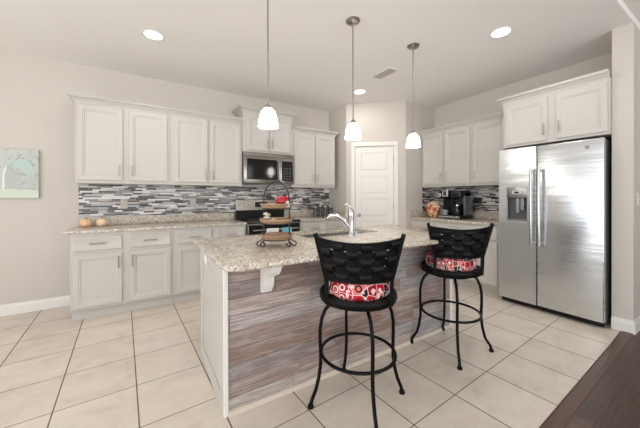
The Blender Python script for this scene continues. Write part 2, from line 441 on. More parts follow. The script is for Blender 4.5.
def baseboard(name, x0, x1, h=.115, t=.014, loc=(0, 0, 0), rz=0):
    bm = loops(bmesh.new(), [[(x, 0, 0), (x, -t, 0), (x, -t, h - .03), (x, -t * .6, h - .015), (x, -t * .5, h), (x, 0, h)] for x in (x0, x1)])
    o = link(name, bm, TRIM, kind='structure'); o.location = loc; o.rotation_euler = (0, 0, rz); return o


baseboard('baseboard_back', XL, -.645, loc=(0, YW, 0))
baseboard('baseboard_stub_end', 0, .137, loc=(3.66, .785, 0), rz=-PI / 2)
baseboard('baseboard_stub_front', 3.646, 6.5, loc=(0, Y0, 0))
baseboard('baseboard_pantry_right', DX1 + .08, WLen, loc=(PX0, PY1, 0), rz=wa)

# ------------------------------------------------------------------ cabinets along the back wall
YB, ZT, TH = 3.60, .865, .03          # carcass face, carcass top, counter thickness
BX = -.615
cabinet('base_cabinet', 'two-door white base cabinet at the far left, under the small pumpkins', (BX, YB, 0), 0, .895, .60, ZT,
        [(.02, .415, .13, .655, 'r'), (.475, .865, .13, .655, 'l')], [(.02, .415, .69, .83), (.475, .865, .69, .83)], .105, group=None, z_pull=.56)
cabinet('base_cabinet', 'two-door two-drawer white base cabinet directly left of the stove', (BX + .895, YB, 0), 0, .83, .60, ZT,
        [(.03, .41, .13, .655, 'r'), (.46, .805, .13, .655, 'l')], [(.03, .41, .69, .83), (.46, .805, .69, .83)], .105, z_pull=.56)
cabinet('base_cabinet', 'white base cabinet between the stove and the pantry wall, below the dark jars', (1.90, YB, 0), 0, .905, .60, ZT,
        [(.03, .43, .13, .655, 'r'), (.47, .875, .13, .655, 'l')], [(.03, .43, .69, .83), (.47, .875, .69, .83)], .105, z_pull=.56)


def countertop(name, label, x0, x1, yf, yb, lip, ends=(0, 0), mat_=None, loc=(0, 0, 0), rz=0, lipend=None):
    t = empty(name, label, 'countertop', loc, rz)
    bm = B(x0, x1, yf, yb, ZT, ZT + TH, .008, 3); link('slab', bm, GRAN, t, True)
    bm = B(x0 + .025 if lipend is None else x0, x1, yb - .02, yb, ZT + TH, ZT + TH + lip, .003, 1)
    link('upstand', bm, GRAN, t)
    if lipend: bm = B(x0, x0 + .02, yf + .03, yb - .02, ZT + TH, ZT + TH + lip, .003, 1); link('upstand', bm, GRAN, t)
    return t


countertop('countertop', 'speckled granite countertop left of the stove, with small pumpkins on it', -.665, 1.12, YB - .03, YW, .10)
ct = countertop('countertop', 'speckled granite countertop right of the stove, reaching the pantry wall', 1.895, PX0, YB - .03, YW, .10)
link('upstand', B(PX0 - .02, PX0, PY1, YW - .02, ZT + TH, ZT + TH + .10, .003, 1), GRAN, ct)

YU, ZU, UH = 3.89, 1.376, .865
UX = -.62
DZ0, DZ1 = .035, .835
cabinet('wall_cabinet', 'white two-door wall cabinet at the far left end, above the small pumpkins', (UX, YU, ZU), 0, .895, .32, UH,
        [(.02, .415, DZ0, DZ1, 'r'), (.47, .86, DZ0, DZ1, 'l')], crown_args=dict(left=True, right=False), rail=.0)
cabinet('wall_cabinet', 'white two-door wall cabinet directly left of the microwave', (UX + .895, YU, ZU), 0, .877, .32, UH,
        [(.035, .425, DZ0, DZ1, 'r'), (.45, .85, DZ0, DZ1, 'l')], crown_args=dict(left=False, right=False))
cabinet('wall_cabinet', 'raised white two-door wall cabinet with its own crown above the microwave', (1.155, YU - .01, 1.855), 0, .765, .33, .56,
        [(.06, .385, .03, .52, 'r'), (.4, .725, .03, .52, 'l')], crown_args=dict(left=True, right=True), z_pull=.13)
cabinet('wall_cabinet', 'white two-door wall cabinet between the microwave and the pantry wall', (1.925, YU, ZU), 0, .795, .32, UH,
        [(.03, .395, DZ0, DZ1, 'r'), (.41, .77, DZ0, DZ1, 'l')], crown_args=dict(left=False, right=True))
tag(link('tile_backsplash', B(UX - .02, PX0 - .001, YW - .008, YW - .0005, ZT + TH + .1, ZU), MOSX), 'grey, white and brown strip mosaic backsplash on the back wall behind the stove', 'backsplash')
tag(link('tile_backsplash', B(XW - .008, XW - .0005, 1.72, PY0 - .009, ZT + TH + .1, ZU), MOSY), 'grey, white and brown strip mosaic backsplash behind the coffee maker', 'backsplash')

tag(link('tile_backsplash', B(3.925, XW - .0085, PY0 - .008, PY0 - .0005, ZT + TH + .1, ZU), MOSX), 'narrow strip of mosaic backsplash on the short pantry wall above the cookie jar', 'backsplash')

# ------------------------------------------------------------------ cabinets along the right wall (x to the right = -Y)
RZ = -PI / 2; XB = 3.63
cabinet('base_cabinet', 'white base cabinet in the corner below the coffee maker', (XB, PY0 - .002, 0), RZ, .90, .60, ZT,
        [(.03, .43, .13, .655, 'r'), (.47, .87, .13, .655, 'l')], [(.03, .43, .69, .83), (.47, .87, .69, .83)], .105, z_pull=.56)
cabinet('base_cabinet', 'narrow white base cabinet directly beside the refrigerator', (XB, PY0 - .902, 0), RZ, .455, .60, ZT,
        [(.03, .425, .13, .655, 'l')], [(.03, .425, .69, .83)], .105, z_pull=.56)
countertop('countertop', 'speckled granite countertop under the coffee maker beside the refrigerator', 0, PY0 - 1.715, -.03, XW - XB, .10, loc=(XB, PY0, 0), rz=RZ, lipend=True)
XU = 3.918
cabinet('wall_cabinet', 'white two-door wall cabinet above the coffee maker', (XU, PY0 - .002, ZU), RZ, .845, .315, UH,
        [(.035, .395, DZ0, DZ1, 'r'), (.425, .82, DZ0, DZ1, 'l')], crown_args=dict(left=False, right=False))
cabinet('wall_cabinet', 'white single-door wall cabinet just left of the cabinet over the refrigerator', (XU, PY0 - .848, ZU), RZ, .52, .315, UH,
        [(.02, .44, DZ0, DZ1, 'l')], crown_args=dict(left=False, right=False))
cabinet('wall_cabinet', 'deep white two-door cabinet right above the refrigerator', (3.60, 1.682, 1.787), RZ, .895, .63, .52,
        [(.03, .435, .025, .475, 'r'), (.505, .885, .025, .475, 'l')], crown_args=dict(left=True, right=False, o=.045), z_pull=.14)

# ------------------------------------------------------------------ refrigerator
fr_ = empty('refrigerator', 'stainless steel side-by-side refrigerator with ice and water dispenser', 'refrigerator', (3.526, 1.695, 0), RZ)
FW, FH = .89, 1.755; SP = .372
FB = mat('fridge side grey', (.045, .047, .05), .45)
link('body', B(.004, FW - .004, .075, .70, .02, FH - .01, .006, 2), FB, fr_, True)
link('base_grille', B(.01, FW - .01, .045, .075, .012, .06, .003, 1), BLACK, fr_)
for x in (.03, FW - .06):
    link('hinge_cover', B(x, x + .03, .03, .13, FH - .008, FH + .012, .004, 2), BLACK, fr_)
def fdoor(x0, x1, hole=None):
    bm = bmesh.new(); y1 = .068; z0, z1 = .062, FH
    if not hole:
        box(bm, x0, x1, 0, y1, z0, z1, .010, 3); return bm
    hx0, hx1, hz0, hz1 = hole
    xs = [x0, hx0, hx1, x1]; zz = [z0, hz0, hz1, z1]
    F_ = {(i, k): bm.verts.new((xs[i], 0, zz[k])) for i in range(4) for k in range(4)}
    for i in range(3):
        for k in range(3):
            if (i, k) != (1, 1): bm.faces.new((F_[i, k], F_[i + 1, k], F_[i + 1, k + 1], F_[i, k + 1]))
    hb = [bm.verts.new((x, .05, z)) for x, z in ((hx0, hz0), (hx1, hz0), (hx1, hz1), (hx0, hz1))]
    hf = [F_[1, 1], F_[2, 1], F_[2, 2], F_[1, 2]]
    for k in range(4): f = bm.faces.new((hf[k], hf[(k + 1) % 4], hb[(k + 1) % 4], hb[k])); f.material_index = 1
    f = bm.faces.new(hb); f.material_index = 1
    bk = [bm.verts.new((x, y1, z)) for x, z in ((x0, z0), (x1, z0), (x1, z1), (x0, z1))]
    bm.faces.new(bk)
    per = [[F_[i, 0] for i in range(4)], [F_[3, k] for k in range(4)], [F_[i, 3] for i in range(3, -1, -1)], [F_[0, k] for k in range(3, -1, -1)]]
    for s in range(4): bm.faces.new(per[s] + [bk[(s + 1) % 4], bk[s]])
    es = [e for e in bm.edges if all(abs(v.co.y) < 1e-6 for v in e.verts) and len(e.link_faces) == 2 and any(abs(f.normal.y) < .1 or True for f in e.link_faces)
          and ((abs(e.verts[0].co.x - e.verts[1].co.x) < 1e-6 and e.verts[0].co.x in (x0, x1)) or (abs(e.verts[0].co.z - e.verts[1].co.z) < 1e-6 and e.verts[0].co.z in (z0, z1)))]
    bmesh.ops.recalc_face_normals(bm, faces=bm.faces[:])
    return bm
DIS = mat('dispenser grey', (.10, .10, .10), .35)
fd1 = link('door', fdoor(0, SP - .003, (.085, .29, .965, 1.32)), [FSTEEL, DIS], fr_, False)
fd2 = link('door', fdoor(SP + .003, FW), [FSTEEL, DIS], fr_, True)
for d, hx in ((fd1, SP - .033), (fd2, SP + .037)):
    bm = bmesh.new(); pts = [(hx, -.045 - .014 * math.sin(PI * k / 12), .70 + .82 * k / 12) for k in range(13)]
    tube(bm, pts, .0135, 12); 
    for zz in (.73, 1.49): tube(bm, [(hx, -.045, zz), (hx, 0, zz)], .011, 10)
    link('handle', bm, CHROME if False else STEEL, d, True)
link('dispenser_panel', B(.083, .292, -.006, .012, 1.205, 1.325, .004, 2), STEELD, fd1, True)
link('dispenser_display', B(.14, .235, -.009, -.004, 1.245, 1.285, .002, 1), mat('display grey', (.55, .56, .55), .3), fd1)
link('display_readout', B(.165, .21, -.0105, -.0088, 1.255, 1.275), BLACK, fd1)
[link('dispenser_side_trim', B(a_, a_ + .009, -.004, .01, .955, 1.205, .002, 1), STEELD, fd1) for a_ in (.083, .283)]
link('drip_tray', B(.083, .292, -.006, .048, .95, .972, .003, 1), STEELD, fd1, True)
bm = bmesh.new(); box(bm, .17, .205, .01, .04, 1.04, 1.2, .006, 2); box(bm, .215, .25, .01, .04, 1.07, 1.2, .006, 2); link('dispenser_paddle', bm, mat('paddle grey', (.3, .31, .32), .3), fd1, True)
bm = bmesh.new(); tube(bm, [(.775, 0.0, 1.68), (.775, -.003, 1.68)], .017, 24); bd = link('round_badge', bm, mat('badge grey', (.25, .26, .28), .3, .6), fd2, True)
bm = bmesh.new(); tube(bm, [(.775 + .0135 * math.cos(a * PI / 12), -.0035, 1.68 + .0135 * math.sin(a * PI / 12)) for a in range(24)], .0012, 6, closed=True)
tube(bm, [(.769, -.0035, 1.686), (.765, -.0035, 1.682), (.766, -.0035, 1.675), (.771, -.0035, 1.675), (.772, -.0035, 1.681)], .0011, 6)
tube(bm, [(.784, -.0035, 1.686), (.779, -.0035, 1.685), (.778, -.0035, 1.680), (.782, -.0035, 1.680), (.778, -.0035, 1.680), (.779, -.0035, 1.675), (.785, -.0035, 1.676)], .0011, 6)
link('badge_script', bm, CHROME, bd, True)

# ------------------------------------------------------------------ stove
st = empty('stove', 'black and stainless electric stove with towels over its oven handle', 'stove', (1.128, YB - .03, 0), 0)
SW = .762
link('body', B(0, SW, .035, .62, .03, .875, .003, 1), STEELD, st)
link('cooktop', B(-.003, SW + .003, -.005, .56, .875, .90, .005, 2), BGLASS, st, True)
for cx, cy, r in ((.2, .15, .1), (.56, .15, .085), (.2, .4, .075), (.56, .4, .1)):
    link('burner', lathe(bmesh.new(), [(r, .9001), (r, .9008), (r - .006, .9008), (r - .006, .9001)], 32, (cx, cy, 0)), mat('burner ring', (.12, .12, .12), .3), st)
bg = link('control_panel', loops(bmesh.new(), [[(x, .555, .9), (x, .555, 1.02), (x, .57, 1.18), (x, .625, 1.19), (x, .625, .9)] for x in (0, SW)]), ASTEEL, st)
link('panel_base', B(0, SW, .548, .556, .9, 1.03), BLACK, bg)
link('clock_display', loops(bmesh.new(), [[(x, .5585, 1.07), (x, .5655, 1.15), (x, .575, 1.15), (x, .565, 1.07)] for x in (.29, .49)]), BLACK, bg)
for kx in (.06, .14, .58, .65, .71):
    bm = bmesh.new(); tube(bm, [(kx, .565, 1.11), (kx, .535, 1.108)], [.02, .017], 16); link('knob', bm, mat('knob', (.75, .74, .72), .3, .6), st, True)
od = link('oven_door', B(.004, SW - .004, 0, .034, .20, .86, .006, 2), ASTEEL, st, True)
link('window', B(.09, SW - .09, -.003, .004, .30, .68, .002, 1), BGLASS, od)
link('door_top_band', B(.01, SW - .01, -.0035, .004, .735, .855, .002, 1), BLACK, od)
bm = bmesh.new(); tube(bm, [(.05, -.05, .79), (SW - .05, -.05, .79)], .012, 12)
for x in (.07, SW - .07): tube(bm, [(x, -.05, .79), (x, 0, .79)], .01, 8)
link('handle', bm, ASTEEL, od, True)
link('drawer', B(.004, SW - .004, 0, .034, .05, .19, .006, 2), ASTEEL, st, True)


def towel(label, x0, x1, zb, m):
    bm = bmesh.new(); n = 14; x_off = 1.128; yo = YB - .03
    prof = [(-.0655, zb)] + [(-.0655 + .002 * math.sin(k * 1.3), zb + (.79 - zb) * k / 8) for k in range(1, 9)] + \
           [(-.05 - .0155 * math.cos(a), .79 + .0155 * math.sin(a)) for a in (.5, 1.1, 1.6, 2.2, 2.8)] + [(-.0345, .79 - .03 * k) for k in range(0, 5)]
    cols = []
    for i in range(n + 1):
        s = i / n; wv = .003 * math.sin(s * 12)
        cols.append([bm.verts.new((x_off + x0 + (x1 - x0) * s, yo + y + (wv if k < 8 else 0), z)) for k, (y, z) in enumerate(prof)])
    for A, D in zip(cols, cols[1:]):
        for k in range(len(prof) - 1): bm.faces.new((A[k], D[k], D[k + 1], A[k + 1]))
    o = link('dish_towel', bm, m, None, 'all'); sm = o.modifiers.new('thick', 'SOLIDIFY'); sm.thickness = .003; sm.offset = 0
    return tag(o, label, 'towel')


towel('white dish towel hanging over the oven handle', .235, .40, .52, mat('white towel', srgb(232, 230, 226), .9))
towel('aqua blue dish towel hanging over the oven handle', .455, .595, .50, mat('aqua towel', srgb(120, 184, 198), .9))

# ------------------------------------------------------------------ microwave
mw = empty('microwave', 'stainless over-the-range microwave with black glass window', 'microwave', (1.158, 3.83, 1.412), 0)
MW, MH = .758, .44
link('body', B(0, MW, .03, .375, 0, MH - .003, .004, 1), STEELD, mw)
link('top_vent', B(0, MW, .0, .03, MH - .06, MH, .004, 1), ASTEEL, mw)
d = link('door', B(0, .535, 0, .03, .005, MH - .062, .005, 2), ASTEEL, mw, True)
link('window', B(.05, .475, -.003, .004, .065, MH - .1, .003, 1), BGLASS, d)
link('window_border', box(box(box(B(.042, .483, -.0025, .002, .057, .065), .042, .483, -.0025, .002, MH - .1, MH - .092), .042, .05, -.0025, .002, .065, MH - .1), .475, .483, -.0025, .002, .065, MH - .1), BLACK, d)
bm = bmesh.new(); tube(bm, [(.512, -.035, .06), (.512, -.035, MH - .1)], .011, 12)
for z in (.08, MH - .12): tube(bm, [(.512, -.035, z), (.512, 0, z)], .008, 8)
link('handle', bm, ASTEEL, d, True)
cp = link('control_panel', B(.54, MW, 0, .03, .005, MH - .062, .005, 2), ASTEEL, mw, True)
kp = link('keypad', B(.565, MW - .02, -.003, .004, .05, MH - .1, .003, 1), BLACK, cp)
bm = bmesh.new()
for i in range(3):
    for k in range(5): box(bm, .59 + i * .045, .62 + i * .045, -.0042, -.003, .07 + k * .038, .09 + k * .038)
link('keys', bm, mat('key grey', (.08, .08, .08), .4), kp)
link('badge', B(.38, .41, -.0012, 0, MH - .042, MH - .03), mat('badge', (.2, .2, .2), .4), mw)

# ------------------------------------------------------------------ outlets and switch
PLATE = mat('pale grey plate', srgb(196, 190, 182), .4)
def plate(label, loc, rz, kind='outlet'):
    t = empty('outlet' if kind == 'outlet' else 'light_switch', label, kind if kind == 'outlet' else 'switch', loc, rz)
    pm = TRIM if kind != 'outlet' else PLATE
    link('cover_plate', B(-.036, .036, -.005, 0, -.058, .058, .003, 2), pm, t, True)
    bm = bmesh.new()
    if kind == 'outlet':
        for z in (-.022, .022): box(bm, -.016, .016, -.0075, -.004, z - .014, z + .014, .003, 1)
        link('sockets', bm, pm, t)
    else: link('rocker', B(-.012, .012, -.009, -.004, -.03, .03, .002, 1), TRIM, t)
plate('pale outlet in the mosaic backsplash just right of the pumpkins', (-.21, YW - .0085, 1.15), 0)
plate('pale outlet in the mosaic backsplash near the middle of the left counter', (.565, YW - .0085, 1.15), 0)
plate('white light switch on the wall right of the refrigerator', (3.80, Y0 - .0005, 1.19), 0, 'switch')

# ------------------------------------------------------------------ island
IX0, IX1, IY0, IY1 = .373, 2.45, 1.60, 2.34
isl = empty('kitchen_island', 'kitchen island faced with whitewashed wood planks', 'island', (IX0, IY0, 0), 0)
W_, D_ = IX1 - IX0, IY1 - IY0
SX0, SX1, SY0, SY1 = 1.10, 1.86, 1.93, 2.29
bd_ = bmesh.new()   # hollow body so that the sink has room
for q in ((.012, W_ - .012, .012, .05), (.012, W_ - .012, D_ - .03, D_), (.012, .04, .05, D_ - .03), (W_ - .04, W_ - .012, .05, D_ - .03)): box(bd_, *q, 0.02, ZT)
link('body', bd_, CAB, isl)
link('plank_facing', B(.018, W_ - .03, .0, .012, .0, ZT), PLANK, isl)
ep = bmesh.new(); box(ep, 0, .012, .0, D_, 0, ZT)
for a, b, c, d in ((0, .075, 0, ZT), (D_ - .075, D_, 0, ZT), (.075, D_ - .075, 0, .1), (.075, D_ - .075, ZT - .1, ZT)): box(ep, -.008, 0, a, b, c, d, .002, 1)
link('end_panel', ep, CAB, isl)
link('corner_post', B(-.008, .018, -.010, .0, 0, ZT, .003, 1), TRIM, isl); link('corner_post', B(W_ - .032, W_ + .008, -.010, .0, 0, ZT, .003, 1), TRIM, isl)
link('end_panel', B(W_ - .012, W_, 0, D_, 0, ZT), TRIM, isl)
sm_ = loops(bmesh.new(), [[(x, -.002, 0), (x, -.016, 0), (x, -.014, .012), (x, -.008, .018), (x, -.002, .022)] for x in (.0185, W_ - .032)]); link('shoe_molding', sm_, mat('cream shoe molding', srgb(214, 202, 186), .5), isl)
for k, (x0, x1) in enumerate(((.06, .68), (.70, 1.48), (1.50, 2.03))):
    bm = panel_door(x0, x1, .13, .82); bmesh.ops.scale(bm, vec=(1, -1, 1), verts=bm.verts[:]); bmesh.ops.translate(bm, vec=(0, D_ + .0, 0), verts=bm.verts[:])
    link('door', bm, CAB, isl)
cb = bmesh.new()   # scrolled corbel
pr_ = [(-.002, .66), (-.002, ZT), (-.19, ZT), (-.19, ZT - .03), (-.175, ZT - .036), (-.165, ZT - .06), (-.135, ZT - .085), (-.10, ZT - .09), (-.075, ZT - .11), (-.065, ZT - .15), (-.055, ZT - .175), (-.035, .672), (-.03, .66)]
loops(cb, [[(x, y, z) for y, z in pr_] for x in (.205, .265)]); link('corbel', cb, TRIM, isl)
cb = bmesh.new(); loops(cb, [[(x, y, z) for y, z in pr_] for x in (1.78, 1.84)]); link('corbel', cb, TRIM, isl)
# island outlet sits on the end panel
oo = empty('outlet', 'white sideways outlet high on the white end panel of the island', 'outlet', (IX0 - .0085, 2.10, .785), -PI / 2)
link('cover_plate', B(-.058, .058, -.005, 0, -.036, .036, .003, 2), TRIM, oo, True); link('sockets', box(B(-.036, -.008, -.0075, -.004, -.016, .016, .002, 1), .008, .036, -.0075, -.004, -.016, .016, .002, 1), TRIM, oo)

# granite top with clipped corners and a sink cut-out
gt = empty('countertop', 'large speckled granite island countertop holding the sink and tiered stand', 'countertop', (0, 0, 0))
TX0, TX1, TY0, TY1 = .308, 2.52, 1.308, 2.385
cr = .09
def rc(i):
    r_l = []
    for cx, cy, a0 in ((TX0 + cr, TY0 + cr, PI), (TX1 - cr, TY0 + cr, 1.5 * PI), (TX1 - cr, TY1 - cr, 0), (TX0 + cr, TY1 - cr, .5 * PI)):
        for k in range(6): a = a0 + k * PI / 10; r_l.append((cx + (cr - i) * math.cos(a), cy + (cr - i) * math.sin(a)))
    return r_l
bm = bmesh.new()
prof = [(.012, ZT), (.003, ZT + .006), (0, ZT + .014), (.002, ZT + .022), (.008, ZT + .028), (.016, ZT + TH)]
R_ = [[bm.verts.new((x, y, z)) for x, y in rc(i)] for i, z in prof]; n = 24
for A, D in zip(R_, R_[1:]):
    for k in range(n): bm.faces.new((A[k], A[(k + 1) % n], D[(k + 1) % n], D[k]))
def sinkloop(z, r=.05, i=0):
    l = []
    for cx, cy, a0 in ((SX0 + r + i, SY0 + r + i, PI), (SX1 - r - i, SY0 + r + i, 1.5 * PI), (SX1 - r - i, SY1 - r - i, 0), (SX0 + r + i, SY1 - r - i, .5 * PI)):
        for k in range(6): a = a0 + k * PI / 10; l.append((cx + r * math.cos(a), cy + r * math.sin(a), z))
    return l
S1 = [bm.verts.new(p) for p in sinkloop(ZT + TH)]; S0 = [bm.verts.new(p) for p in sinkloop(ZT)]
for k in range(n):
    k2 = (k + 1) % n
    bm.faces.new((R_[-1][k], R_[-1][k2], S1[k2], S1[k])); bm.faces.new((R_[0][k2], R_[0][k], S0[k], S0[k2])); bm.faces.new((S1[k], S1[k2], S0[k2], S0[k]))
link('slab', bm, GRAN, gt, True)
bm = bmesh.new(); Ls = [sinkloop(ZT - .0005, .05, -.02), sinkloop(ZT - .0005, .05, 0), sinkloop(ZT - .17, .05, .012), sinkloop(ZT - .19, .04, .04)]
loops(bm, Ls, False, True); o = link('kitchen_sink', bm, STEEL, None, True); tag(o, 'undermount stainless steel sink set in the island countertop', 'sink')
mo = o.modifiers.new('thick', 'SOLIDIFY'); mo.thickness = .002; mo.offset = -1

# faucet
fa = empty('faucet', 'chrome pull-out kitchen faucet on the island beside the sink', 'faucet', (1.47, 1.868, ZT + TH), math.radians(133))
link('base', lathe(bmesh.new(), [(0, 0), (.032, 0), (.031, .008), (.026, .014), (0, .014)], 24), CHROME, fa, True)
link('body', lathe(bmesh.new(), [(.0, .012), (.023, .012), (.021, .06), (.022, .13), (.026, .165), (.027, .19), (.022, .215), (.012, .228), (0, .23)], 24), CHROME, fa, True)
pts = [(.012, 0, .07), (.035, 0, .10), (.065, 0, .132), (.10, 0, .156), (.135, 0, .168), (.165, 0, .166), (.19, 0, .154), (.202, 0, .136)]
link('spout', tube(bmesh.new(), pts, [.016, .015, .0145, .0145, .0155, .018, .0185, .017], 14), CHROME, fa, True)
link('spray_tip', tube(bmesh.new(), [(.2015, 0, .137), (.205, 0, .129)], .014, 12), BLACK, fa, True)
pts = [(0, 0, .222), (.004, 0, .242), (.018, 0, .255), (.04, 0, .26), (.06, 0, .256)]
link('lever', tube(bmesh.new(), pts, [.008, .005, .0045, .0045, .005], 10), CHROME, fa, True)

# ------------------------------------------------------------------ bar stools
def bar_stool(label, loc, leg_rot, seat_rot, m_c, fr=.282):
    t = empty('bar_stool', label, 'bar stool', loc, 0, 'woven-back bar stools at the island')
    prof = [(.13, .604), (.165, .594), (.20, .56), (.220, .51), (.230, .45), (.230, .38), (.227, .31), (.228, .24), (.238, .17), (.256, .10), (fr - .008, .045), (fr, .014)]
    for k in range(4):
        a = leg_rot + PI / 4 + k * PI / 2; c, s = math.cos(a), math.sin(a); bm = bmesh.new()
        tube(bm, [(r * c, r * s, z) for r, z in prof], .0105, 10)
        l = link('leg', bm, IRON, t, True)
        link('foot', lathe(bmesh.new(), [(0, 0), (.017, 0), (.019, .008), (.014, .02), (0, .022)], 14, (fr * c, fr * s, 0)), IRON, l, True)
    link('footrest_ring', tube(bmesh.new(), [(.218 * math.cos(k * PI / 24), .218 * math.sin(k * PI / 24), .295) for k in range(48)], .0095, 8, closed=True), IRON, t, True)
    link('swivel_plate', lathe(bmesh.new(), [(0, .594), (.16, .594), (.16, .606), (.09, .609), (.09, .618), (0, .618)], 32), IRON, t, True)
    link('seat_ring', lathe(bmesh.new(), [(0, .614), (.205, .614), (.224, .619), (.229, .630), (.229, .655), (.222, .666), (.21, .666), (.20, .654), (0, .654)], 40), IRON, t, True)
    cu = link('seat_cushion', lathe(bmesh.new(), [(0, .656), (.180, .656), (.188, .672), (.19, .71), (.183, .745), (.16, .762), (.08, .770), (0, .771)], 40), m_c, t, 'all')
    cu['label'] = 'round cushion in a red, black and white patchwork print'
    # backrest, seat frame turned by seat_rot: local +y is the way a sitter faces
    q = Matrix.Rotation(seat_rot - PI / 2, 3, 'Z')
    def P(s, h):       # s -1..1 across, h 0..1 up
        hw = .176 + .052 * h; lean = .025 * h
        return q @ Vector((s * hw, -(.222 + lean) + .068 * s * s, .768 + .212 * h + .024 * s * s * h - .008 * h))
    def N(s, h):
        a = P(s + .01, h) - P(s - .01, h); b = P(s, h + .01) - P(s, h - .01); return a.cross(b).normalized()
    for sgn in (-1, 1):
        bm = bmesh.new(); base = q @ Vector((sgn * .172, -.150, .628))
        pts = [base, q @ Vector((sgn * .175, -.152, .70))] + [P(sgn, h) for h in (0, .25, .5, .75, 1.0)] + [P(sgn, 1.0) + (P(sgn, 1) - P(sgn, .8)) * .55]
        tube(bm, pts, .015, 4, flat=1.0); link('back_post', bm, IRON, t)
    for h in (0, 1):
        bm = bmesh.new(); tube(bm, [P(-1 + k / 12, h) for k in range(25)], .008, 8); link('back_rail', bm, IRON, t, True)
    bm = bmesh.new(); nr, nc = 5, 6; st_ = 10
    def strap(path, wvec, th=.0022):
        prev = None; rings = []
        for (p, wv, nn) in path:
            rings.append([bm.verts.new(p + wv + nn * th), bm.verts.new(p - wv + nn * th), bm.verts.new(p - wv - nn * th), bm.verts.new(p + wv - nn * th)])
        for A, D in zip(rings, rings[1:]):
            for k in range(4): bm.faces.new((A[k], A[(k + 1) % 4], D[(k + 1) % 4], D[k]))
        bm.faces.new(rings[0][::-1]); bm.faces.new(rings[-1])
    for r in range(nr):                        # horizontal straps
        h = (r + .5) / nr; path = []
        for k in range(nc * st_ + 1):
            s = -1 + 2 * k / (nc * st_); ph = math.sin(PI * (k / st_) + (PI if r % 2 else 0))
            nn = N(s, h); wv = (P(s, h + .01) - P(s, h - .01)).normalized() * (.212 / nr * .455)
            path.append((P(s, h) + nn * .0055 * ph, wv, nn))
        strap(path, None)
    for c_ in range(nc):                      # vertical straps
        s = -1 + 2 * (c_ + .5) / nc; path = []
        for k in range(nr * st_ + 1):
            h = k / (nr * st_); ph = math.sin(PI * (k / st_) + (0 if c_ % 2 else PI))
            nn = N(s, h); wv = (P(s + .01, h) - P(s - .01, h)).normalized() * (.41 / nc * .43)
            path.append((P(s, h) + nn * .0055 * ph, wv, nn))
        strap(path, None)
    link('woven_back', bm, WEAVE, t, True)
    return t


S1C, S2C = m_cushion('patchwork cushion large', .3), m_cushion('patchwork cushion small', 1.4)
bar_stool('black iron bar stool with woven back, the nearer stool at the island', (1.080, 1.311, 0), math.radians(25), math.radians(53), S1C, .287)
bar_stool('black iron bar stool with woven back, the farther stool toward the refrigerator', (2.097, 1.378, 0), 0, math.radians(55), S2C, .30)

# ------------------------------------------------------------------ tiered stand and what is on it
SXc, SYc, ZT1 = .735, 1.72, ZT + TH
ts = empty('tiered_stand', 'three-tier dark wire stand with round wicker trays on the island', 'tiered stand', (SXc, SYc, ZT1), 0)
ra = math.radians(-32)
def Q(u, v, z): return (u * math.cos(ra) - v * math.sin(ra), u * math.sin(ra) + v * math.cos(ra), z)
bm = bmesh.new()
pts = [Q(-.084, 0, .012), Q(-.084, 0, .08), Q(-.084, 0, .16), Q(-.084, 0, .25)] + [Q(-.084 * math.cos(k * PI / 12), 0, .30 + .125 * math.sin(k * PI / 12)) for k in range(0, 13)] + [Q(.084, 0, .25), Q(.084, 0, .16), Q(.084, 0, .08), Q(.084, 0, .012)]
link('arch_frame', tube(bm, pts, .0048, 8), BRONZE, ts, True)
for u, v in ((-.084, -.03), (-.114, .0), (.084, -.03), (.114, 0)):
    bm = bmesh.new(); cen = Vector((u, v, .019)); dirx = Vector((u, v, 0)).normalized()
    pts = [Q(*(Vector((.084 * (1 if u > 0 else -1), 0, .055))))] + [Q(*(cen + dirx * (.015 * math.cos(a)) + Vector((0, 0, .015 * math.sin(a))))) for a in [PI * .55 - k * PI / 6 for k in range(0, 11)]]
    link('scroll_foot', tube(bm, pts, .004, 7), BRONZE, ts, True)
def tray(z, r, name='tray'):
    pr = [(0, .003), (r * .72, .003), (r * .9, .012), (r, .028), (r + .004, .028), (r * .93, .006), (r * .74, -.004), (0, -.004)]
    tr = link(name, lathe(bmesh.new(), pr, 40, (0, 0, z)), WICK, ts, True)
    link('rim_wire', tube(bmesh.new(), [((r * .80) * math.cos(k * PI / 20), (r * .80) * math.sin(k * PI / 20), z - .006) for k in range(40)], .003, 6, closed=True), BRONZE, tr, True)
    link('cross_bar', tube(bmesh.new(), [Q(-.084, 0, z - .006), Q(.084, 0, z - .006)], .003, 6), BRONZE, tr, True)
for z, r in ((.052, .104), (.155, .108), (.252, .104)): tray(z, r)
def at(du, dv, z): p = Q(du, dv, z); return (SXc + p[0], SYc + p[1], ZT1 + p[2])
# red apple-shaped box on the top tray
ap = empty('apple', 'shiny red decorative apple on the top tray of the stand', 'apple', at(.040, .0, .2555))
link('fruit', lathe(bmesh.new(), [(0, .004), (.016, 0), (.032, .008), (.043, .028), (.044, .048), (.036, .066), (.022, .074), (.009, .071), (0, .064)], 28), mat('red apple skin', srgb(168, 24, 36), .2), ap, 'all')
link('stem', tube(bmesh.new(), [(0, 0, .064), (.003, 0, .078), (.008, 0, .088)], .0025, 6), BRONZE, ap, True)
tb = empty('glass_jar', 'small pale green glass jar beside the red apple on the stand', 'jar', at(.078, -.05, .2565))
link('jar', lathe(bmesh.new(), [(0, 0), (.012, 0), (.015, .01), (.014, .028), (.009, .034), (0, .034)], 20), mat('pale green', srgb(178, 200, 188), .25), tb, True)
link('lid', lathe(bmesh.new(), [(0, .034), (.009, .034), (.009, .04), (0, .041)], 16), TRIM, tb, True)
fw_ = empty('flower_cluster', 'little bunch of cream and green artificial flowers on the middle tray of the stand', 'flowers', at(-.055, -.035, .160))
MF, MG = mat('cream petals', srgb(226, 220, 200), .7), mat('sage leaf', srgb(140, 160, 118), .7)
